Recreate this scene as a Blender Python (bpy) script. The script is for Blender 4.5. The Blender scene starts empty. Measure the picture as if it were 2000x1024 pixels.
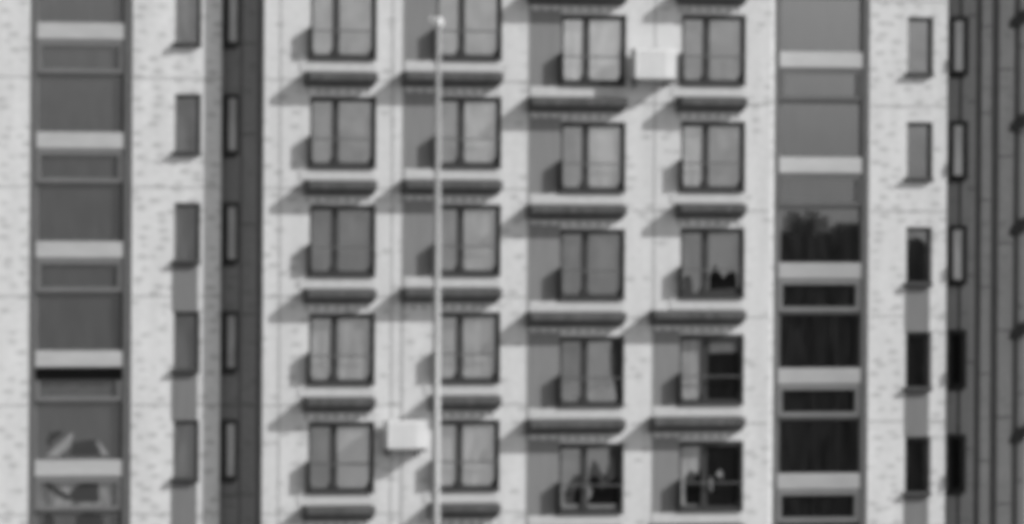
import bpy, math, random
from mathutils import Vector, Matrix
random.seed(7)

# ---------------------------------------------------------------- camera
SC = bpy.context.scene
COL = SC.collection
PSI = math.radians(19.6)
DIST = 200.0
P0 = Vector((0, 0, 30.0))
CAM = Vector((-DIST*math.sin(PSI), -DIST*math.cos(PSI), 32.3))
FPX = 75.7*DIST                       # focal length in photo pixels (photo is 2000 wide)
ROLL = 0.0058
fw = (P0-CAM).normalized()
rt0 = fw.cross(Vector((0, 0, 1))).normalized()
up0 = rt0.cross(fw).normalized()
rt = (rt0+up0*ROLL).normalized()
up = rt.cross(fw).normalized()
cd = bpy.data.cameras.new('camera')
cam = bpy.data.objects.new('camera', cd)
COL.objects.link(cam)
cd.sensor_width = 36
cd.lens = 36*FPX/2000
cd.clip_start = 1
cd.clip_end = 3000
cd.dof.use_dof = True                 # the telephoto shot is slightly out of focus
cd.dof.focus_distance = 1000
cd.dof.aperture_fstop = 1.3
cam.matrix_world = Matrix(((rt.x, up.x, -fw.x, CAM.x), (rt.y, up.y, -fw.y, CAM.y), (rt.z, up.z, -fw.z, CAM.z), (0, 0, 0, 1)))
SC.camera = cam
SC.cycles.filter_width = 4.2

# ---------------------------------------------------------------- sky, sun, exposure
SUN = Vector((0.95, -0.45, 0.69)).normalized()
w = bpy.data.worlds.new('World')
SC.world = w
w.use_nodes = True
nt = w.node_tree
bg = nt.nodes['Background']
sky = nt.nodes.new('ShaderNodeTexSky')
sky.sky_type = 'NISHITA'
sky.sun_disc = False
sky.sun_elevation = math.asin(SUN.z)
sky.sun_rotation = math.atan2(SUN.x, SUN.y)
sky.dust_density = 2.0
bw = nt.nodes.new('ShaderNodeRGBToBW')   # black and white photograph
nt.links.new(sky.outputs[0], bw.inputs[0])
nt.links.new(bw.outputs[0], bg.inputs[0])
bg.inputs[1].default_value = 0.085
sl = bpy.data.lights.new('sun', 'SUN')
sl.energy = 3.2
sl.angle = math.radians(0.53)
so = bpy.data.objects.new('sun', sl)
COL.objects.link(so)
so.rotation_euler = SUN.to_track_quat('Z', 'Y').to_euler()
SC.view_settings.view_transform = 'Standard'
SC.view_settings.look = 'None'
SC.view_settings.gamma = 1
SC.view_settings.exposure = 0.55

# ---------------------------------------------------------------- pixel -> place
def ray(px, py):
    return fw + rt*((px-1000)/FPX) - up*((py-512)/FPX)
def at(px, py, Y=0.0):
    d = ray(px, py)
    return CAM + d*((Y-CAM.y)/d.y)
def atx(px, py, X):
    d = ray(px, py)
    return CAM + d*((X-CAM.x)/d.x)
def ux(px, Y=0.0, py=512):
    return at(px, py, Y).x

# ---------------------------------------------------------------- materials
def new_mat(name):
    m = bpy.data.materials.new(name)
    m.use_nodes = True
    return m, m.node_tree, m.node_tree.nodes['Principled BSDF']
def plain(name, v, rough=0.6, metal=0.0, var=0.12, scale=(3, 3, 3), spec=0.4):
    m, t, b = new_mat(name)
    tc = t.nodes.new('ShaderNodeTexCoord')
    mp = t.nodes.new('ShaderNodeMapping'); mp.inputs['Scale'].default_value = scale
    n = t.nodes.new('ShaderNodeTexNoise'); n.inputs['Scale'].default_value = 1.0; n.inputs['Detail'].default_value = 5
    r = t.nodes.new('ShaderNodeMapRange')
    r.inputs[1].default_value = 0.3; r.inputs[2].default_value = 0.7
    r.inputs[3].default_value = v*(1-var); r.inputs[4].default_value = v*(1+var)
    t.links.new(tc.outputs['Object'], mp.inputs[0]); t.links.new(mp.outputs[0], n.inputs['Vector'])
    t.links.new(n.outputs[0], r.inputs[0]); t.links.new(r.outputs[0], b.inputs['Base Color'])
    b.inputs['Roughness'].default_value = rough
    b.inputs['Metallic'].default_value = metal
    b.inputs['Specular IOR Level'].default_value = spec
    return m
def tiled(name, v, spot=0.76, cell=(2.0, 2.0, 4.2), dens=0.19, streak=0.09):
    """small mosaic tile facade: faint tile rows, scattered darker tiles, rain streaks"""
    m, t, b = new_mat(name)
    N, L = t.nodes.new, t.links.new
    tc = N('ShaderNodeTexCoord')
    def mapped(s):
        mp = N('ShaderNodeMapping'); mp.inputs['Scale'].default_value = s
        L(tc.outputs['Object'], mp.inputs[0]); return mp.outputs[0]
    vo = N('ShaderNodeTexVoronoi'); vo.inputs['Scale'].default_value = 1; vo.inputs['Randomness'].default_value = 0.75
    L(mapped(cell), vo.inputs['Vector'])
    r1 = N('ShaderNodeMapRange'); r1.interpolation_type = 'SMOOTHSTEP'
    r1.inputs[1].default_value = dens; r1.inputs[2].default_value = dens+0.2
    r1.inputs[3].default_value = spot; r1.inputs[4].default_value = 1
    L(vo.outputs['Distance'], r1.inputs[0])
    n1 = N('ShaderNodeTexNoise'); n1.inputs['Scale'].default_value = 1; n1.inputs['Detail'].default_value = 6
    L(mapped((5, 5, 9)), n1.inputs['Vector'])
    r2 = N('ShaderNodeMapRange'); r2.inputs[1].default_value = 0.3; r2.inputs[2].default_value = 0.7
    r2.inputs[3].default_value = 0.92; r2.inputs[4].default_value = 1.05
    L(n1.outputs[0], r2.inputs[0])
    n2 = N('ShaderNodeTexNoise'); n2.inputs['Scale'].default_value = 1; n2.inputs['Detail'].default_value = 3
    L(mapped((2.5, 2.5, 0.35)), n2.inputs['Vector'])
    r3 = N('ShaderNodeMapRange'); r3.inputs[1].default_value = 0.3; r3.inputs[2].default_value = 0.7
    r3.inputs[3].default_value = 1-streak; r3.inputs[4].default_value = 1+streak*0.4
    L(n2.outputs[0], r3.inputs[0])
    # tile rows
    wv = N('ShaderNodeTexWave'); wv.wave_type = 'BANDS'; wv.bands_direction = 'Z'; wv.inputs['Scale'].default_value = 3.2
    L(mapped((1, 1, 1)), wv.inputs['Vector'])
    r4 = N('ShaderNodeMapRange'); r4.inputs[1].default_value = 0; r4.inputs[2].default_value = 0.12
    r4.inputs[3].default_value = 0.95; r4.inputs[4].default_value = 1
    L(wv.outputs['Fac'], r4.inputs[0])
    def mul(a, c):
        q = N('ShaderNodeMath'); q.operation = 'MULTIPLY'; L(a, q.inputs[0])
        if isinstance(c, float): q.inputs[1].default_value = c
        else: L(c, q.inputs[1])
        return q.outputs[0]
    o = mul(mul(mul(mul(r1.outputs[0], r2.outputs[0]), r3.outputs[0]), r4.outputs[0]), float(v))
    L(o, b.inputs['Base Color'])
    b.inputs['Roughness'].default_value = 0.7
    b.inputs['Specular IOR Level'].default_value = 0.25
    return m
def glass(name, base, refl, wav=0.002, rough=0.02, var=0.65):
    """window pane: tinted glass with curtains or dark room tone behind and a mirror reflection"""
    m, t, b = new_mat(name)
    N, L = t.nodes.new, t.links.new
    t.nodes.remove(b)
    out = [n for n in t.nodes if n.type == 'OUTPUT_MATERIAL'][0]
    df = N('ShaderNodeBsdfDiffuse'); gl = N('ShaderNodeBsdfGlossy'); mx = N('ShaderNodeMixShader')
    gl.inputs['Roughness'].default_value = rough
    gl.inputs['Color'].default_value = (1, 1, 1, 1)
    tc0 = N('ShaderNodeTexCoord'); oi = N('ShaderNodeObjectInfo')
    ml = N('ShaderNodeMath'); ml.operation = 'MULTIPLY'; ml.inputs[1].default_value = 40; L(oi.outputs['Random'], ml.inputs[0])
    tcv = N('ShaderNodeVectorMath'); tcv.operation = 'ADD'; L(tc0.outputs['Object'], tcv.inputs[0]); L(ml.outputs[0], tcv.inputs[1])
    mp = N('ShaderNodeMapping'); mp.inputs['Scale'].default_value = (3.2, 3.2, 0.7)
    n = N('ShaderNodeTexNoise'); n.inputs['Scale'].default_value = 1.6; n.inputs['Detail'].default_value = 2
    L(tcv.outputs[0], mp.inputs[0]); L(mp.outputs[0], n.inputs['Vector'])
    r = N('ShaderNodeMapRange'); r.inputs[1].default_value = 0.35; r.inputs[2].default_value = 0.65
    r.inputs[3].default_value = base*(1-var); r.inputs[4].default_value = base*(1+var)
    L(n.outputs[0], r.inputs[0]); L(r.outputs[0], df.inputs['Color'])
    n2 = N('ShaderNodeTexNoise'); n2.inputs['Scale'].default_value = 1.5; n2.inputs['Detail'].default_value = 1.5
    L(tcv.outputs[0], n2.inputs['Vector'])
    bp = N('ShaderNodeBump'); bp.inputs['Strength'].default_value = 1.0; bp.inputs['Distance'].default_value = wav
    L(n2.outputs[0], bp.inputs['Height']); L(bp.outputs[0], gl.inputs['Normal'])
    mx.inputs[0].default_value = refl
    L(df.outputs[0], mx.inputs[1]); L(gl.outputs[0], mx.inputs[2]); L(mx.outputs[0], out.inputs[0])
    return m

M = {
 'tile': tiled('white_mosaic_tile', 0.62),
 'tile_l': tiled('white_mosaic_tile_left', 0.65, spot=0.74),
 'tile_g': tiled('grey_mosaic_tile', 0.30, spot=0.85),
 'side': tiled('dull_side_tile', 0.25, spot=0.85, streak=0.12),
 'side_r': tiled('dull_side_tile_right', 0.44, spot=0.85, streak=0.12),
 'joint': plain('joint_mortar', 0.27, 0.9),
 'djoint': plain('dark_joint', 0.11, 0.9),
 'panel': plain('grey_infill_tile', 0.20, 0.7, var=0.08, scale=(8, 8, .8)),
 'strip': plain('grey_tile_strip', 0.17, 0.7, var=0.08, scale=(8, 8, .8)),
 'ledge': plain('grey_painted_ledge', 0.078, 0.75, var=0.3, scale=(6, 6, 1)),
 'sill': plain('white_painted_sill', 0.52, 0.6, var=0.08, scale=(5, 5, 5)),
 'frame': plain('dark_aluminium', 0.03, 0.5, var=0.1),
 'frame2': plain('grey_aluminium', 0.10, 0.5, var=0.1),
 'frame3': plain('pale_aluminium', 0.15, 0.5, var=0.1),
 'band': plain('white_spandrel', 0.42, 0.6, var=0.08, scale=(1.5, 1.5, 4)),
 'band_r': plain('white_spandrel_right', 0.32, 0.6, var=0.08, scale=(1.5, 1.5, 4)),
 'black': plain('unlit_room', 0.008, 1.0, spec=0.0),  # black painted in for the dark open gap and dark pane reflections
 'ac': plain('white_enamel', 0.71, 0.4, var=0.05),
 'acdark': plain('grey_steel', 0.12, 0.6),
 'pole': plain('white_steel', 0.33, 0.35, var=0.05),
 'chrome': plain('polished_metal', 0.9, 0.12, metal=1.0, var=0.02),
 'pipe': plain('grey_pipe', 0.22, 0.5, var=0.15, scale=(3, 3, .5)),
 'opp2': plain('mid_concrete', 0.30, 0.9),
 'pier': plain('grey_pier', 0.07, 0.9),
 'opp': plain('dark_concrete', 0.05, 0.9),
 'leaf': plain('foliage', 0.06, 0.9),
 'ground': plain('asphalt', 0.22, 0.9, scale=(.1, .1, .1)),
 'g_a': glass('pane_reflecting_sky', 0.08, 0.52),
 'g_b': glass('pane_with_pale_curtain', 0.27, 0.54, var=0.35),
 'g_c': glass('pane_dim', 0.05, 0.41),
 'g_cur': glass('pane_with_curtain_drawn', 0.26, 0.14, var=0.2),
 'g_st': glass('stair_pane_dark', 0.05, 0.18, wav=0.001, var=0.15),
 'g_st2': glass('stair_pane_grey', 0.012, 0.37, wav=0.0002),
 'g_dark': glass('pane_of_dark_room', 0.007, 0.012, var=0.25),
 'g_side2': glass('side_pane_pale', 0.9, 0.10, var=0.15),
 'g_st_p': glass('stair_pane_pale', 0.15, 0.22),
 'curtain': plain('grey_curtain', 0.24, 0.9, var=0.25, scale=(14, 14, 1)),  # pale pane reflections put into the colour
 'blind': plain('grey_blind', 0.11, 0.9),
 'shade': plain('dark_gap', 0.035, 0.9),  # dark pane reflections put into the colour
 'g_small': glass('small_pane', 0.05, 0.27),
 'g_small_r': glass('small_pane_right', 0.012, 0.40),
 'g_side': glass('side_pane', 0.45, 0.10, var=0.2),
}

# ---------------------------------------------------------------- mesh helpers
class MB:
    def __init__(s): s.v = []; s.f = []; s.mi = []
    def quad(s, a, b, c, d, mi=0):
        n = len(s.v); s.v += [tuple(a), tuple(b), tuple(c), tuple(d)]; s.f.append((n, n+1, n+2, n+3)); s.mi.append(mi)
    def box(s, x0, x1, y0, y1, z0, z1, mi=0):
        if x0 > x1: x0, x1 = x1, x0
        if y0 > y1: y0, y1 = y1, y0
        if z0 > z1: z0, z1 = z1, z0
        n = len(s.v)
        s.v += [(x, y, z) for z in (z0, z1) for y in (y0, y1) for x in (x0, x1)]
        for f in ((0, 2, 3, 1), (4, 5, 7, 6), (0, 1, 5, 4), (2, 6, 7, 3), (0, 4, 6, 2), (1, 3, 7, 5)):
            s.f.append(tuple(n+i for i in f)); s.mi.append(mi)
    def prism(s, prof, x0, x1, mi=0):
        """profile of (y, z) points extruded along x"""
        n = len(s.v); k = len(prof)
        s.v += [(x0, y, z) for y, z in prof] + [(x1, y, z) for y, z in prof]
        s.f.append(tuple(n+i for i in range(k))); s.f.append(tuple(n+k+i for i in reversed(range(k))))
        s.mi += [mi, mi]
        for i in range(k):
            j = (i+1) % k
            s.f.append((n+i, n+k+i, n+k+j, n+j)); s.mi.append(mi)
    def ring(s, x, y, zs, rs, seg=20, mi=0):
        """vertical turned shape"""
        n = len(s.v)
        for z, r in zip(zs, rs):
            s.v += [(x+r*math.cos(2*math.pi*i/seg), y+r*math.sin(2*math.pi*i/seg), z) for i in range(seg)]
        for k in range(len(zs)-1):
            for i in range(seg):
                j = (i+1) % seg
                s.f.append((n+k*seg+i, n+k*seg+j, n+(k+1)*seg+j, n+(k+1)*seg+i)); s.mi.append(mi)
        s.f.append(tuple(n+i for i in reversed(range(seg)))); s.mi.append(mi)
        s.f.append(tuple(n+(len(zs)-1)*seg+i for i in range(seg))); s.mi.append(mi)
    def build(s, name, mats, parent=None, bevel=0, smooth=False, origin=None):
        o = Vector(origin) if origin is not None else Vector((0, 0, 0))
        me = bpy.data.meshes.new(name)
        me.from_pydata([tuple(Vector(v)-o) for v in s.v], [], s.f)
        if not isinstance(mats, (list, tuple)): mats = [mats]
        for m in mats: me.materials.append(m)
        for p, i in zip(me.polygons, s.mi): p.material_index = i; p.use_smooth = smooth
        me.update()
        ob = bpy.data.objects.new(name, me); COL.objects.link(ob)
        ob.location = o
        if parent:
            ob.parent = parent
            ob.location = o - world_loc(parent)
        if bevel:
            b = ob.modifiers.new('bevel', 'BEVEL'); b.width = bevel; b.segments = 2
        return ob
def world_loc(o):
    p = Vector(o.location)
    while o.parent:
        o = o.parent; p = p + Vector(o.location)
    return p
def tag(o, label=None, cat=None, group=None, kind=None):
    for k, v in (('label', label), ('category', cat), ('group', group), ('kind', kind)):
        if v: o[k] = v
    return o
def empty(name, loc):
    o = bpy.data.objects.new(name, None); COL.objects.link(o); o.location = loc; o.empty_display_size = .5
    return o
def tree_copy(o, parent, loc=None):
    c = o.copy(); COL.objects.link(c); c.parent = parent
    if loc is not None: c.location = loc
    for ch in list(o.children): tree_copy(ch, c)
    return c

def wall_sheet(mb, Y, x0, x1, z0, z1, holes, depth, mi=0, mh=0):
    xs = sorted({x0, x1, *[h[0] for h in holes], *[h[1] for h in holes]})
    zs = sorted({z0, z1, *[h[2] for h in holes], *[h[3] for h in holes]})
    xs = [x for x in xs if x0 <= x <= x1]; zs = [z for z in zs if z0 <= z <= z1]
    for a, b in zip(xs, xs[1:]):
        run = None
        for c, d in zip(zs, zs[1:]):
            mx, mz = (a+b)/2, (c+d)/2
            inside = any(h[0] < mx < h[1] and h[2] < mz < h[3] for h in holes)
            if inside:
                if run is not None: mb.quad((a, Y, run), (b, Y, run), (b, Y, c), (a, Y, c), mi); run = None
            elif run is None: run = c
        if run is not None: mb.quad((a, Y, run), (b, Y, run), (b, Y, z1), (a, Y, z1), mi)
    for h in holes:
        a, b, c, d = h; Z = Y+depth
        c = max(c, z0); d = min(d, z1)
        mb.quad((a, Y, c), (a, Z, c), (a, Z, d), (a, Y, d), mh)
        mb.quad((b, Z, c), (b, Y, c), (b, Y, d), (b, Z, d), mh)
        mb.quad((a, Y, c), (b, Y, c), (b, Z, c), (a, Z, c), mh)
        mb.quad((a, Z, d), (b, Z, d), (b, Y, d), (a, Y, d), mh)
    # return of the sheet back to the core of the building
    D = Y+depth+.02
    mb.quad((x0, D, z0), (x0, Y, z0), (x0, Y, z1), (x0, D, z1), mi)
    mb.quad((x1, Y, z0), (x1, D, z0), (x1, D, z1), (x1, Y, z1), mi)

SH = 2.775                              # storey height
ZB, ZT = 0.0, 58.0

# ================================================================ ground
g = MB(); g.quad((-900, -900, 0), (900, -900, 0), (900, 900, 0), (-900, 900, 0))
tag(g.build('ground', M['ground']), kind='structure')

# ================================================================ main windows (two sashes over a low guard)
WW, WH = 1.79, 1.86
def pane_mesh(x0, x1, z0, z1, name, mat, parent, Y=0):
    m = MB(); m.box(x0, x1, Y, Y+.012, z0, z1)
    # a little out of true, as every real pane is
    return m.build(name, mat, parent)
def make_window(parent, x, Y, z, lm, rm, gap=None):
    """x = left edge, z = bottom; parent building root"""
    fr = empty('window', Vector((x, Y, z))-world_loc(parent)); fr.parent = parent
    f = MB(); t = .1; Yd0, Yd1 = .10, .17
    f.box(0, t, Yd0, Yd1, 0, WH); f.box(WW-t, WW, Yd0, Yd1, 0, WH)
    f.box(t, WW-t, Yd0-.05, Yd1, WH-.14, WH); f.box(t, WW-t, Yd0, Yd1, 0, .17)
    mx = WW*.40
    f.box(mx-.07, mx+.09, Yd0-.015, Yd1-.01, .13, WH-.12)
    for xc, sg in ((WW-t, -1), (mx+.09, 1), (mx-.07, -1), (t, 1)):
        c = .11 if sg < 0 else .07
        n0 = len(f.v)
        f.v += [(xc+.01*-sg, Yd0+.012, .16), (xc+sg*c, Yd0+.012, .16), (xc+.01*-sg, Yd0+.012, .17+c*1.6), (xc+.01*-sg, Yd0+.05, .16), (xc+sg*c, Yd0+.05, .16), (xc+.01*-sg, Yd0+.05, .17+c*1.6)]
        for q_ in ((0, 1, 2), (5, 4, 3), (0, 3, 4, 1), (1, 4, 5, 2), (2, 5, 3, 0)): f.f.append(tuple(n0+t_ for t_ in q_)); f.mi.append(0)
    o = f.build('frame', M['frame'], fr); o.location = (0, 0, 0)
    for (a, b, mm) in ((t, mx-.07, lm), (mx+.09, WW-t, rm)):
        p = MB(); p.box(a-.01, b+.01, Yd0+.03, Yd0+.04, .12, WH-.11)
        q = p.build('pane', M[mm], fr); q.location = (0, 0, 0)
    # low safety guard standing proud of the wall: one cheek shaped for its cast shadow, a bottom bar and a thin top rail
    gd = MB(); e = .22
    prof = [(-.005, .02), (-e, .30), (-e, .88), (-.005, .84)]
    gd.prism(prof, -.06, -.01)
    gd.box(-.01, WW-.05, -.07, -.03, .02, .12)
    q = gd.build('guard', M['frame'], fr); q.location = (0, 0, 0)
    gd = MB(); gd.box(-.01, WW-.02, -.05, -.03, .755, .79)
    q = gd.build('rail', M['frame2'], fr); q.location = (0, 0, 0)
    return fr
LD = .45
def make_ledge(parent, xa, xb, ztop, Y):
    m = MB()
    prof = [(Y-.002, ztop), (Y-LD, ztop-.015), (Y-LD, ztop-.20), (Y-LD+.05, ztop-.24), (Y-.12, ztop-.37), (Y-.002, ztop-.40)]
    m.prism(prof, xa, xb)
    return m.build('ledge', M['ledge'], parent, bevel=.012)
def make_sill(parent, xa, xb, z0, z1, Y, d=.015):
    m = MB(); m.box(xa, xb, Y-d, Y+.02, z0, z1)
    return m.build('sill', M['sill'], parent, bevel=.02)

# ================================================================ middle building
mid = empty('apartment_building', (ux(1000), 6, 0))
tag(mid, 'white tiled tower face in the middle, four columns of two-sash windows with grey ledges', 'building', 'white tiled apartment towers')
YM = 0.0
mx0, mx1 = ux(514), ux(1503)
holes = []
wins = []
def zrow(px, py, Y=0.0): return at(px, py, Y).z
# column, window left px, top py of row 0, rows, pane materials by row, ledge left px by row, infill left px by row
A = dict(l=604, r=735, top=189, rows=range(-1, 6))
B = dict(l=850, r=975, top=189, rows=range(-1, 6))
Cc = dict(l=1094, r=1224, top=29, rows=range(-1, 6))
D = dict(l=1329, r=1455, top=29, rows=range(-1, 6))
panes = {
 'A': {-1: ('g_a', 'g_a'), 0: ('g_a', 'g_a'), 1: ('g_c', 'g_c'), 2: ('g_b', 'g_b'), 3: ('g_c', 'g_b'), 4: ('g_a', 'g_b'), 5: ('g_a', 'g_a')},
 'B': {-1: ('g_a', 'g_a'), 0: ('g_a', 'g_b'), 1: ('g_a', 'g_b'), 2: ('g_b', 'g_b'), 3: ('g_b', 'g_b'), 4: ('g_a', 'g_b'), 5: ('g_a', 'g_a')},
 'C': {-1: ('g_a', 'g_a'), 0: ('g_b', 'g_b'), 1: ('g_a', 'g_b'), 2: ('g_c', 'g_c'), 3: ('g_c', 'g_a'), 4: ('g_c', 'g_c'), 5: ('g_a', 'g_a')},
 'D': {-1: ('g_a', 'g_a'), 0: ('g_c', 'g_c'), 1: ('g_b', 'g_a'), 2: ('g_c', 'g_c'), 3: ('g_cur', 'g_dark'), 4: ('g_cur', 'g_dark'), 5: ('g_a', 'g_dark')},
}
cols = {'A': A, 'B': B, 'C': Cc, 'D': D}
infill = {'A': [], 'B': [-1, 0, 1], 'C': [-1, 0, 1, 2, 3, 4, 5], 'D': [3, 4, 5]}
wideledge = {'B': [-1, 0, 1, 2], 'D': [3, 4, 5], 'C': list(range(-1, 7)), 'A': []}
infl = {'B': 788, 'C': 1033, 'D': 1275}
info = {}
for c, q in cols.items():
    x = ux(q['l']); pxm = (q['l']+q['r'])/2
    z0 = zrow(pxm, q['top'])
    for k in q['rows']:
        zt = z0-SH*k
        holes.append((x, x+WW, zt-WH, zt))
        info[(c, k)] = (x, zt)
mb = MB()
wall_sheet(mb, YM, mx0, mx1, ZB, ZT, holes, .22)
# side walls and core
mb.box(mx0, mx1, YM+.235, 14, ZB, ZT)
# storey joints and panel joints, laid 4 mm proud in the same wall mesh
def hjoint(mb, xa, xb, z, Y, mi=1, h=.03):
    mb.box(xa, xb, Y-.004, Y+.01, z-h/2, z+h/2, mi)
def vjoint(mb, x, z0, z1, Y, mi=1, w=.03):
    mb.box(x-w/2, x+w/2, Y-.005, Y+.01, z0, z1, mi)
zj = zrow(600, 156); zj2 = zrow(1400, 204)
for k in range(-2, 7):
    hjoint(mb, mx0+.01, ux(598), zj-SH*k, YM); hjoint(mb, ux(738), ux(788), zj-SH*k, YM); hjoint(mb, ux(978), ux(1031), zj-SH*k, YM)
    hjoint(mb, ux(1232), ux(1320), zj2-SH*k, YM); hjoint(mb, ux(1460), mx1-.01, zj2-SH*k, YM)
zlo, zhi = 20, 40
for px in (546, 765, 1277): vjoint(mb, ux(px), zlo, zhi, YM)
vjoint(mb, ux(786), zlo, zhi, YM, w=.04); vjoint(mb, ux(1031), zlo, zhi, YM, w=.04)
dentils = []
wmap = {}
mid_wall = mb
for c, q in cols.items():
    for k in q['rows']:
        x, zt = info[(c, k)]
        l, r = panes[c][k]
        wmap[c, k] = make_window(mid, x, YM, zt-WH, l, r)
        # white sill band under the window, then the projecting ledge above the next window down
        sb = zt-WH
        nx = k+1
        wide = c in infl and nx in wideledge[c]
        xl = ux(infl[c]-3) if wide else x-.12
        make_sill(mid, (ux(infl[c]) if (c in infl and k in infill[c]) else x-.30), x+WW+.0, sb-.28, sb-.012, YM)
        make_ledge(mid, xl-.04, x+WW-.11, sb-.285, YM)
        dentils.append((xl, x+WW, sb-.285-.545))
        if c in infl and k in infill[c]:
            m = MB(); xa = ux(infl[c])
            m.box(xa, x-.002, YM-.004, YM+.02, zt-WH-.005, zt+.10)
            m.build('infill_panel', M['panel'], mid)
for (xa, xb, z) in dentils:              # the row of pale tiles over every window head
    n = int((xb-xa)/.27)
    for i in range(n):
        mid_wall.box(xa+.27*i+.02, xa+.27*i+.10, YM-.005, YM+.01, z-.01, z+.10, 1)
mid_wall.build('wall', [M['tile'], M['joint']], mid)

def pane_patch(win, name, mat, pts, Y):
    """reflection painted on a pane, or a blind, a thin sheet with its own outline"""
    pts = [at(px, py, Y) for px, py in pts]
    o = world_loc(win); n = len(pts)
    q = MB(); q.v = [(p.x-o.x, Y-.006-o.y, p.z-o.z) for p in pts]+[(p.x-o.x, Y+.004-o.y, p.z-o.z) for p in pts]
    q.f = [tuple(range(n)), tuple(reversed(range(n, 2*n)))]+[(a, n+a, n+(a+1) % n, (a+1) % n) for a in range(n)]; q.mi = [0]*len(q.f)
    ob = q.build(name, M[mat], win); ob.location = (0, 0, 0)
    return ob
YD = .122  # sheets below paint reflections onto the panes, one blind apart
W_ = wmap
pane_patch(W_['D', 2], 'flower_pot', 'shade', [(1336, 576), (1336, 545), (1343, 536), (1348, 541), (1352, 556), (1352, 572)], YD)  # dark reflection painted on the pane
pane_patch(W_['D', 2], 'flower_pot', 'black', [(1386, 572), (1386, 538), (1393, 528), (1397, 515), (1401, 530), (1408, 534), (1413, 545), (1420, 534), (1430, 530), (1438, 534), (1440, 572)], YD)  # dark reflection painted on the pane
pane_patch(W_['C', 3], 'curtain', 'shade', [(1196, 664), (1213, 664), (1213, 784), (1205, 784), (1201, 752), (1193, 728), (1192, 690)], YD)  # dark reflection painted on the pane
pane_patch(W_['D', 3], 'blind', 'blind', [(1385, 664), (1443, 664), (1443, 688), (1385, 690)], YD)
pane_patch(W_['C', 4], 'curtain', 'shade', [(1190, 871), (1212, 871), (1212, 985), (1186, 985), (1168, 948), (1182, 930), (1190, 905)], YD)  # dark reflection painted on the pane
pane_patch(W_['C', 4], 'chair_back', 'black', [(1106, 985), (1106, 960), (1115, 945), (1124, 936), (1136, 932), (1136, 985)], YD)  # dark reflection painted on the pane
pane_patch(W_['C', 4], 'chair_back', 'black', [(1150, 985), (1150, 975), (1156, 971), (1158, 958), (1153, 952), (1150, 936), (1162, 928), (1172, 938), (1176, 962), (1181, 946), (1198, 936), (1213, 932), (1213, 985)], YD-.012)  # dark reflection painted on the pane
pane_patch(W_['D', 4], 'chair_back', 'black', [(1339, 985), (1338, 950), (1345, 936), (1352, 942), (1358, 930), (1371, 928), (1371, 985)], YD)  # dark reflection painted on the pane
pane_patch(W_['C', 4], 'chair_back', 'shade', [(1104, 985), (1103, 962), (1112, 945), (1122, 930), (1135, 926), (1135, 940), (1124, 958), (1118, 985)], YD-.006)  # dark reflection painted on the pane
pane_patch(W_['C', 4], 'curtain', 'shade', [(1150, 940), (1153, 915), (1160, 898), (1168, 908), (1176, 926), (1192, 934), (1160, 940)], YD)  # dark reflection painted on the pane
pane_patch(W_['D', 4], 'curtain', 'shade', [(1338, 952), (1338, 932), (1350, 918), (1360, 926), (1371, 912), (1371, 937)], YD+.003)  # dark reflection painted on the pane
pane_patch(W_['D', 2], 'flower_pot', 'shade', [(1385, 575), (1385, 566), (1443, 562), (1443, 575)], YD-.012)  # dark reflection painted on the pane
pane_patch(W_['D', 4], 'curtain', 'curtain', [(1387, 962), (1386, 938), (1389, 930), (1391, 940), (1390, 962)], YD)  # pale reflection painted on the pane
pane_patch(W_['D', 4], 'curtain', 'curtain', [(1400, 924), (1408, 917), (1411, 928), (1410, 936), (1405, 930), (1400, 931)], YD)  # pale reflection painted on the pane

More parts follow.
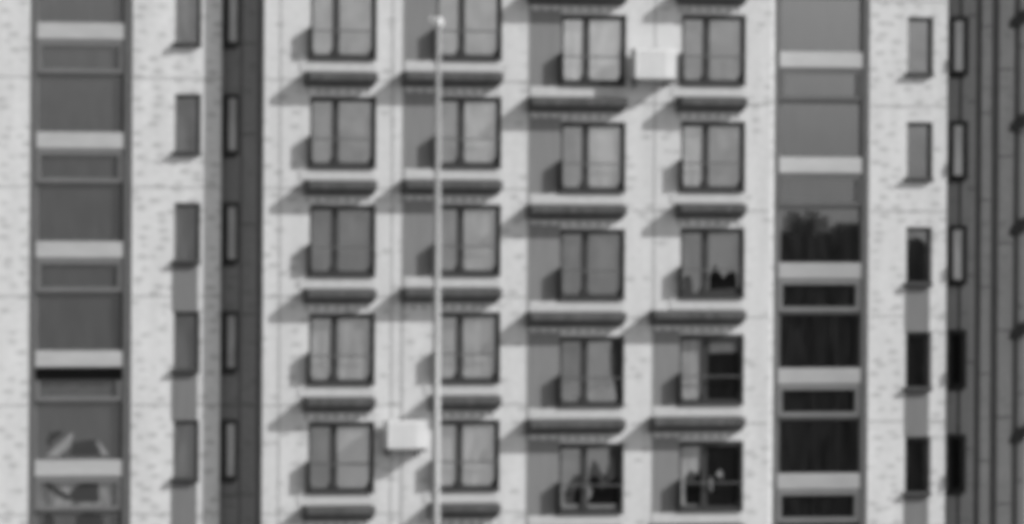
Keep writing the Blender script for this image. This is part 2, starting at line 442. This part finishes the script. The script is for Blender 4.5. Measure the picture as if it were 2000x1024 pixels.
# ================================================================ left building
YL = .66
left = empty('apartment_building', (ux(100, YL), 6, 0))
tag(left, 'white tiled tower at the left edge with a dark glazed stair strip and narrow windows', 'building', 'white tiled apartment towers')
lx0, lx1 = ux(-900, YL), ux(431, YL)
swin = {}
def stair_strip(parent, Y, pl, pr, bandtops, bandpx, bh, glassmats, sashmats, opens, tile, jl, sw, wall_holes, lines, zj, wall_x0, wall_x1, sidem, band2=False):
    xa, xb = ux(pl, Y), ux(pr, Y)
    mb = MB()
    wall_sheet(mb, Y, wall_x0, wall_x1, ZB, ZT, [(xa, xb, 18.0, 42.0)]+wall_holes, .26)
    mb.box(wall_x0, wall_x1, Y+.275, 14, ZB, ZT, 2)
    for k in range(-2, 7):
        for (a, b) in lines: hjoint(mb, a, b, zj-SH*k, Y)
    mb.build('wall', [tile, M['joint'], sidem], parent)
    f = MB(); f.box(xa, xa+jl, Y+.02, Y+.2, 18, 42); f.box(xb-jl*1.25, xb, Y+.02, Y+.2, 18, 42)
    f.build('stair_frame', M['frame2'], parent)
    ia, ib = xa+jl, xb-jl*1.25
    z0 = at((pl+pr)/2, bandtops, Y).z
    for k in range(-1, 6):
        zt = z0-SH*k
        b = MB(); b.box(ia+.01, ib-.01, Y+.03, Y+.16, zt-bh, zt); b.build('spandrel', M['band_r' if band2 and k >= 2 else 'band'], parent, bevel=.012)
        # whole window of the storey: upper light above the band, sash below it
        zl = zt-bh                       # under the band
        zjn = zl-sw                      # storey joint
        w = empty('stair_window', Vector((ia, Y, zjn))-world_loc(parent)); w.parent = parent
        fr = MB(); t = .07
        W = ib-ia
        hgt = zl-zjn
        fr.box(.02, .02+t*1.7, .045, .17, .03, hgt-.012); fr.box(W-.02-t*1.7, W-.02, .045, .17, .03, hgt-.012)
        fr.box(.02+t*1.7, W-.02-t*1.7, .045, .17, .03, .03+t*1.7); fr.box(.02+t*1.7, W-.02-t*1.7, .045, .17, hgt-.16, hgt-.012)
        q = fr.build('frame', M['frame3'] if k not in opens.get('dim', []) else M['frame2'], w); q.location = (0, 0, 0)
        cr = MB(); cr.box(0, W, .09, .19, -.05, .03); q = cr.build('transom', M['frame2'], w); q.location = (0, 0, 0)
        top = hgt-.1
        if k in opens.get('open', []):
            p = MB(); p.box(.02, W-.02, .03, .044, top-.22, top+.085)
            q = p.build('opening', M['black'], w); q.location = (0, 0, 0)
        p = MB(); p.box(.1, W-.1, .13, .14, .1, top+.02); q = p.build('pane', M[sashmats[k]], w); q.location = (0, 0, 0)
        # fixed light below the storey joint down to the next band
        lo = -(SH-bh-sw)
        p = MB(); p.box(.0, W, .15, .16, lo+.002, -.045); q = p.build('pane', M[glassmats[k]], w); q.location = (0, 0, 0)
        swin[parent.name, k] = w
        p = MB(); p.box(.0, .09, .12, .18, lo+.004, -.055); q = p.build('stile', M['frame3'], w); q.location = (0, 0, 0)
    return
# narrow windows
def narrow_window(parent, Y, xa, xb, zt, h, glassmat, fm='frame', rec=.12, lip=True):
    w = empty('narrow_window', Vector((xa, Y, zt-h))-world_loc(parent)); w.parent = parent
    W = xb-xa
    f = MB(); t = .05
    f.box(0, t*.6, rec, rec+.05, 0, h); f.box(W-t, W, rec-.04, rec+.05, 0, h)
    f.box(t*.6, W-t, rec-.03, rec+.05, h-.10, h); f.box(t*.6, W-t, rec, rec+.05, 0, .06)
    q = f.build('frame', M[fm], w); q.location = (0, 0, 0)
    p = MB(); p.box(t*.5, W-t+.01, rec+.02, rec+.03, .05, h-.09)
    q = p.build('pane', M[glassmat], w); q.location = (0, 0, 0)
    if lip:
        s = MB()
        prof = [(.05, .07), (-.13, .05), (-.16, 0), (-.13, -.04), (.0, -.07), (.05, -.05)]
        s.prism(prof, -.05, W-.03)
        q = s.build('sill', M['frame'], w, bevel=.01); q.location = (0, 0, 0)
    return w
NH = 1.52
nl, nr = ux(340, YL), ux(391, YL)
zn = at(365, 184, YL).z
nholes = [(nl, nr, zn-SH*k-NH, zn-SH*k) for k in range(-1, 6)]
gm = {k: 'g_st' for k in range(-1, 6)}
gms = dict(gm); gms[4] = 'g_st_p'; gms[5] = 'g_st_p'
stair_strip(left, YL, 57, 257, 45, 0, .41, gm, gms, {'open': [3]}, M['tile_l'], .17, .90, nholes,
            [(lx0+.01, ux(56, YL)), (ux(259, YL), lx1-.01)], at(300, 153, YL).z, lx0, lx1, M['side'])
for k in range(-1, 6):
    narrow_window(left, YL, nl, nr, zn-SH*k, NH, 'g_small')
    if k >= 1:
        m = MB(); m.box(nl-.04, nr-.06, YL-.012, YL+.01, zn-SH*(k+1)+.005, zn-SH*k-NH-.075)
        m.build('tile_strip', M['strip'], left)

YS = YL+.145  # pale and dark sheets below paint reflections onto the stair panes
u = swin[left.name, 3]
pane_patch(u, 'curtain', 'curtain', [(88, 892), (139, 846), (143, 849), (134, 874), (112, 892)], YS)  # pale reflection painted on the stair pane
pane_patch(u, 'curtain', 'shade', [(92, 862), (98, 846), (118, 841), (122, 848), (104, 862), (95, 872)], YS)  # dark reflection painted on the stair pane
pane_patch(u, 'curtain', 'shade', [(136, 890), (145, 864), (183, 858), (196, 890)], YS)  # dark reflection painted on the stair pane
pane_patch(u, 'curtain', 'curtain', [(187, 862), (196, 866), (212, 889), (200, 889)], YS)  # pale reflection painted on the stair pane
u = swin[left.name, 4]; YS2 = YL+.118
pane_patch(u, 'curtain', 'shade', [(86, 944), (95, 942), (118, 958), (136, 968), (134, 978), (118, 970), (98, 956)], YS2)  # dark reflection painted on the stair pane
pane_patch(u, 'curtain', 'shade', [(138, 975), (137, 964), (148, 950), (160, 944), (192, 944), (194, 980), (150, 981)], YS2)  # dark reflection painted on the stair pane
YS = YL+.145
pane_patch(u, 'curtain', 'shade', [(84, 1030), (88, 1008), (98, 1003), (106, 1012), (108, 1030)], YS)  # dark reflection painted on the stair pane
pane_patch(u, 'curtain', 'shade', [(148, 1030), (150, 1008), (170, 1003), (200, 1006), (204, 1030)], YS)  # dark reflection painted on the stair pane

# splayed flank: a wall turned 45 degrees that runs back from the front corner of a tower
FA = math.radians(45)
FD = Vector((math.cos(FA), -math.sin(FA), 0)); FN = Vector((math.sin(FA), math.cos(FA), 0))
def flank_pos(F, px, py):
    """distance along the flank from its front corner, and height"""
    d = ray(px, py)
    p = CAM + d*((F-CAM).dot(FN)/d.dot(FN))
    return (p-F).dot(FD), p.z
def place(o, F, t, z, parent, y=0.0):
    """put a part on the flank"""
    p = F + FD*t + FN*y
    o.parent = parent
    o.location = Vector((p.x, p.y, z))-world_loc(parent)
    o.rotation_euler = (0, 0, -FA)
    return o
def flank_window(F, parent, pa, pb, py, dz, h, gmat, mode):
    ta, z = flank_pos(F, pa, py); tb, _ = flank_pos(F, pb, py)
    w = empty('narrow_window', (0, 0, 0))
    place(w, F, ta, z-dz-h, parent)
    D_ = tb-ta
    f = MB(); a = .17 if mode == 'left' else .12; b = .05 if mode == 'left' else .13
    f.box(0, a, -.05, -.004, 0, h); f.box(D_-b, D_, -.05, -.004, 0, h)
    f.box(a, D_-b, -.05, -.004, h-.11, h); f.box(a, D_-b, -.05, -.004, 0, .11)
    q = f.build('frame', M['frame'], w, bevel=.006); q.location = (0, 0, 0)
    p = MB(); p.box(a-.01, D_-b+.01, -.02, -.003, .10, h-.10)
    q = p.build('pane', M[gmat], w); q.location = (0, 0, 0)
    m = MB(); m.prism([(.0, .0), (-.1, -.01), (-.1, -.05), (.0, -.08)], -.12 if mode == 'left' else -.05, D_-.1)
    q = m.build('sill', M['frame'], w); q.location = (0, 0, 0)
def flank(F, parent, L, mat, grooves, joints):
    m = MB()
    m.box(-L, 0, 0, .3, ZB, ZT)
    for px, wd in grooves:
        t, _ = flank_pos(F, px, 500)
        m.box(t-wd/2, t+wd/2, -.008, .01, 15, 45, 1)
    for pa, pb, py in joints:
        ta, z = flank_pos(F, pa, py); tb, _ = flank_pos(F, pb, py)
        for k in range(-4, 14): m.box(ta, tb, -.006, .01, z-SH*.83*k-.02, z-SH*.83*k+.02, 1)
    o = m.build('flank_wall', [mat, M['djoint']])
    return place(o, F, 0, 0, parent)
FM = Vector((mx0, YM+.01, 0))
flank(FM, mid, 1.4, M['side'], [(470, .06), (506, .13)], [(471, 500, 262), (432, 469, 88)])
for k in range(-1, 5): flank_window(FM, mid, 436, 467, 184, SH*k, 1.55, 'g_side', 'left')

# ================================================================ right building
YR = 1.2
rx0, rx1 = mx1+.003, ux(1848, YR)
right = empty('apartment_building', (ux(1700, YR), 6, 0))
tag(right, 'white tiled tower right of centre, its glazed stair strip partly reflecting dark buildings', 'building', 'white tiled apartment towers')
rl, rr = ux(1770, YR), ux(1821, YR)
zr = at(1795, 34, YR).z
rholes = [(rl, rr, zr-SH*k-NH, zr-SH*k) for k in range(-1, 6)]
gm2 = {k: 'g_st2' for k in range(-1, 6)}
stair_strip(right, YR, 1511, 1696, 102, 0, .41, gm2, gm2, {'dim': [0, 1]}, M['tile'], .14, .90, rholes,
            [(ux(1699, YR), rx1-.01)], at(1750, 208, YR).z, rx0, rx1, M['side_r'], True)
for k in range(-1, 6):
    narrow_window(right, YR, rl, rr, zr-SH*k, NH, 'g_small_r', rec=.2)
    if k >= 2:
        m = MB(); m.box(rl-.02, rr-.08, YR-.012, YR+.01, zr-SH*(k+1)+.005, zr-SH*k-NH-.075)
        m.build('tile_strip', M['strip'], right)

# ================================================================ far right building: only its left flank shows
YF = YR-.9
fx0 = rx1+1.95
far = empty('apartment_building', (fx0+5, 6, 0))
tag(far, 'shaded grey flank of a tower at the right edge, ribbed with dark upright grooves', 'building', 'white tiled apartment towers')
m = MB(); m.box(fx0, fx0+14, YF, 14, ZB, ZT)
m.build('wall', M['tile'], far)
FF = Vector((fx0, YF+.01, 0))
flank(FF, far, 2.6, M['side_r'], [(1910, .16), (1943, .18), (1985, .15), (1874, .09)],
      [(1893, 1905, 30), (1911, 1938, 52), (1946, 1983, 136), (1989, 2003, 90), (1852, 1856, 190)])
for pa, pb in ((1917, 1936), (1951, 1979)):
    ta, _ = flank_pos(FF, pa, 500); tb, _ = flank_pos(FF, pb, 500)
    q = MB(); q.box(0, tb-ta, -.06, -.002, 15, 45)
    for k in range(-4, 14):
        z = flank_pos(FF, pa, 52 if pa < 1940 else 136)[1]-SH*.83*k
        q.box(0.003, tb-ta-.003, -.064, -.05, z-.02, z+.02, 1)
    place(q.build('rib', [M['side_r'], M['djoint']], bevel=.01), FF, ta, 0, far)
for k in range(-1, 5):
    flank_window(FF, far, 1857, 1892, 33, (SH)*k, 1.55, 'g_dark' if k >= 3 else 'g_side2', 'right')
for k in range(-1, 5):  # dark slanted marks along the flank edge, not full ledges
    pts = [flank_pos(FF, px, 35+203*k+dy) for px, dy in ((2008, -18), (1990, -10), (1976, 4), (1972, 18), (1984, 22), (2008, 6))]
    t0, z0_ = pts[0]
    n = len(pts)
    q = MB(); q.v = [(t-t0, -.10, z-z0_) for t, z in pts]+[(t-t0, .0, z-z0_) for t, z in pts]
    q.f = [tuple(range(n)), tuple(reversed(range(n, 2*n)))]+[(a, n+a, n+(a+1) % n, (a+1) % n) for a in range(n)]; q.mi = [0]*len(q.f)
    place(q.build('ledge', M['frame']), FF, t0, z0_, far)

# ================================================================ air conditioners
def air_conditioner(pl, pr, pt, pb, label):
    Yf = YM-.48
    a = at(pl, (pt+pb)/2, Yf); b = at(pr, (pt+pb)/2, Yf)
    zt = at((pl+pr)/2, pt, Yf).z; zb = at((pl+pr)/2, pb, Yf).z
    r = empty('air_conditioner', ((a.x+b.x)/2, YM, zb))
    tag(r, label, 'air conditioner', 'white air conditioners on the facade')
    W = b.x-a.x; H = zt-zb
    m = MB(); m.box(-W/2, W/2, -.48, -.12, 0, H)
    o = m.build('casing', M['ac'], r, bevel=.02); o.location = (0, 0, 0)
    # thin fan guard on the front
    m = MB(); n = 9
    for i in range(n): m.box(-W/2+.1, W/2-.28, -.488, -.482, .08+i*(H-.16)/(n-1)-.006, .08+i*(H-.16)/(n-1)+.006)
    o = m.build('grille', M['band'], r); o.location = (0, 0, 0)
    m = MB()
    for s in (-1, 1):
        x = s*(W/2-.12)
        m.box(x-.025, x+.025, -.50, -.006, -.07, -.02)
        m.prism([(-.006, -.07), (-.35, -.07), (-.006, -.22)], x-.015, x+.015)
    m.box(-W/2, W/2, -.46, -.14, -.075, -.01)
    o = m.build('bracket', M['acdark'], r); o.location = (0, 0, 0)
    m = MB(); m.box(-.03, .03, -.1, -.006, H*.2, H*.9+.1)
    o = m.build('hose', M['acdark'], r); o.location = (0, 0, 0)
air_conditioner(1241, 1320, 96, 154, 'white air conditioner box up near the top, between the two right window columns')
air_conditioner(757, 834, 822, 877, 'white air conditioner box low down, just left of the slim white pole')

# ================================================================ slim pole in front of the towers
YP = -25
def pole():
    top = at(856, 50, YP); bot = at(856, 1024, YP)
    s = FPX/((top-CAM).dot(fw))
    x0 = top.x
    rt_, rb_ = 4.2/s, 8.2/s
    zs = [0, .4, .4, bot.z, (bot.z+top.z)/2, top.z]
    slope = (rb_-rt_)/(top.z-bot.z)
    rr_ = lambda z: rt_+slope*(top.z-z)
    # the pole leans a hair with the roll of the photo
    r = empty('flagpole', (x0, YP, 0))
    tag(r, 'slim white tapering pole with a shiny tip, standing in front of the towers', 'pole')
    m = MB(); m.ring(0, 0, [0, .3, .3, top.z/2, top.z], [rr_(0)*2.2, rr_(0)*2.2, rr_(0), rr_(top.z/2), rt_], 24)
    o = m.build('mast', M['pole'], r, smooth=True); o.location = (0, 0, 0)
    m = MB(); R = 9/s
    zc = top.z+R*.6
    n = 10
    m.ring(0, 0, [zc-R*math.cos(math.pi*i/n)*1.3 for i in range(1, n)], [R*math.sin(math.pi*i/n) for i in range(1, n)], 20)
    o = m.build('finial', M['ac'], r, smooth=True); o.location = (0, 0, 0)
    m = MB()
    m.box(-14/s, 0, -.012, .012, top.z+9/s, top.z+12/s)
    m.ring(-15/s, 0, [top.z+7/s, top.z+9/s, top.z+14/s, top.z+16/s], [1.5/s, 3.6/s, 3.6/s, 1.5/s], 14)
    o = m.build('pulley', M['ac'], r, smooth=True); o.location = (0, 0, 0)
pole()

# ================================================================ opposite blocks that the glass reflects
def mirrored(px, py, t=1.5, Yp=.15):
    CM = Vector((CAM.x, 2*Yp-CAM.y, CAM.z))
    p = at(px, py, Yp)
    return CM + (p-CM)*t
def opposite(name, label, cat, skyline, mat='opp', t=1.5, depth=14, Yp=.14):
    """stepped roofline given where it shows in the glass; real block standing down to the ground"""
    pts = [(mirrored(px, py, t, Yp)) for px, py in skyline]
    y = pts[0].y
    cx = sum(p.x for p in pts)/len(pts)
    r = empty(name, (cx, y-depth/2, 0))
    tag(r, label, cat, None)
    m = MB()
    for i, (p, q) in enumerate(zip(pts, pts[1:])):
        sh = depth*math.tan(PSI+.01)
        a, b = p.x-cx, q.x-cx-.004
        yf, yb = depth/2-i*.013, -depth/2+i*.013
        n0 = len(m.v)
        m.v += [(a, yf, 0), (b, yf, 0), (b+sh, yb, 0), (a+sh, yb, 0), (a, yf, p.z), (b, yf, p.z), (b+sh, yb, p.z), (a+sh, yb, p.z)]
        for f in ((0, 1, 2, 3), (7, 6, 5, 4), (1, 0, 4, 5), (2, 1, 5, 6), (3, 2, 6, 7), (0, 3, 7, 4)):
            m.f.append(tuple(n0+t_ for t_ in f)); m.mi.append(0)
    o = m.build('wall', M[mat], r); o.location = (0, 0, 0)
    if mat == 'opp':                       # piers up the facade
        m = MB(); x = pts[0].x-cx+.7; top = min(p.z for p in pts)-.5
        while x < pts[-1].x-cx-.8:
            wd = random.uniform(.15, .4)
            m.box(x, x+wd, depth/2+.01, depth/2+.2, 0, top-random.uniform(0, 4)); x += random.uniform(.7, 1.6)
        o = m.build('pier', M['pier'], r); o.location = (0, 0, 0)
    return r
opposite('office_block', 'dark block with stepped roof, seen only as a reflection in the right stair glass', 'building',
         [(1492, 470), (1515, 452), (1545, 460), (1562, 436), (1572, 428), (1592, 460), (1612, 454), (1634, 460), (1640, 447), (1652, 438), (1700, 446), (1765, 478), (1782, 462), (1798, 486), (1840, 478), (2200, 478)], Yp=YR+.15)
opposite('office_block', 'paler taller block behind the dark one, seen as a reflection in the right stair glass', 'building',
         [(1548, 428), (1556, 412), (1562, 420), (1590, 411), (1600, 424), (1618, 432)], mat='opp2', t=1.66, Yp=YR+.15)
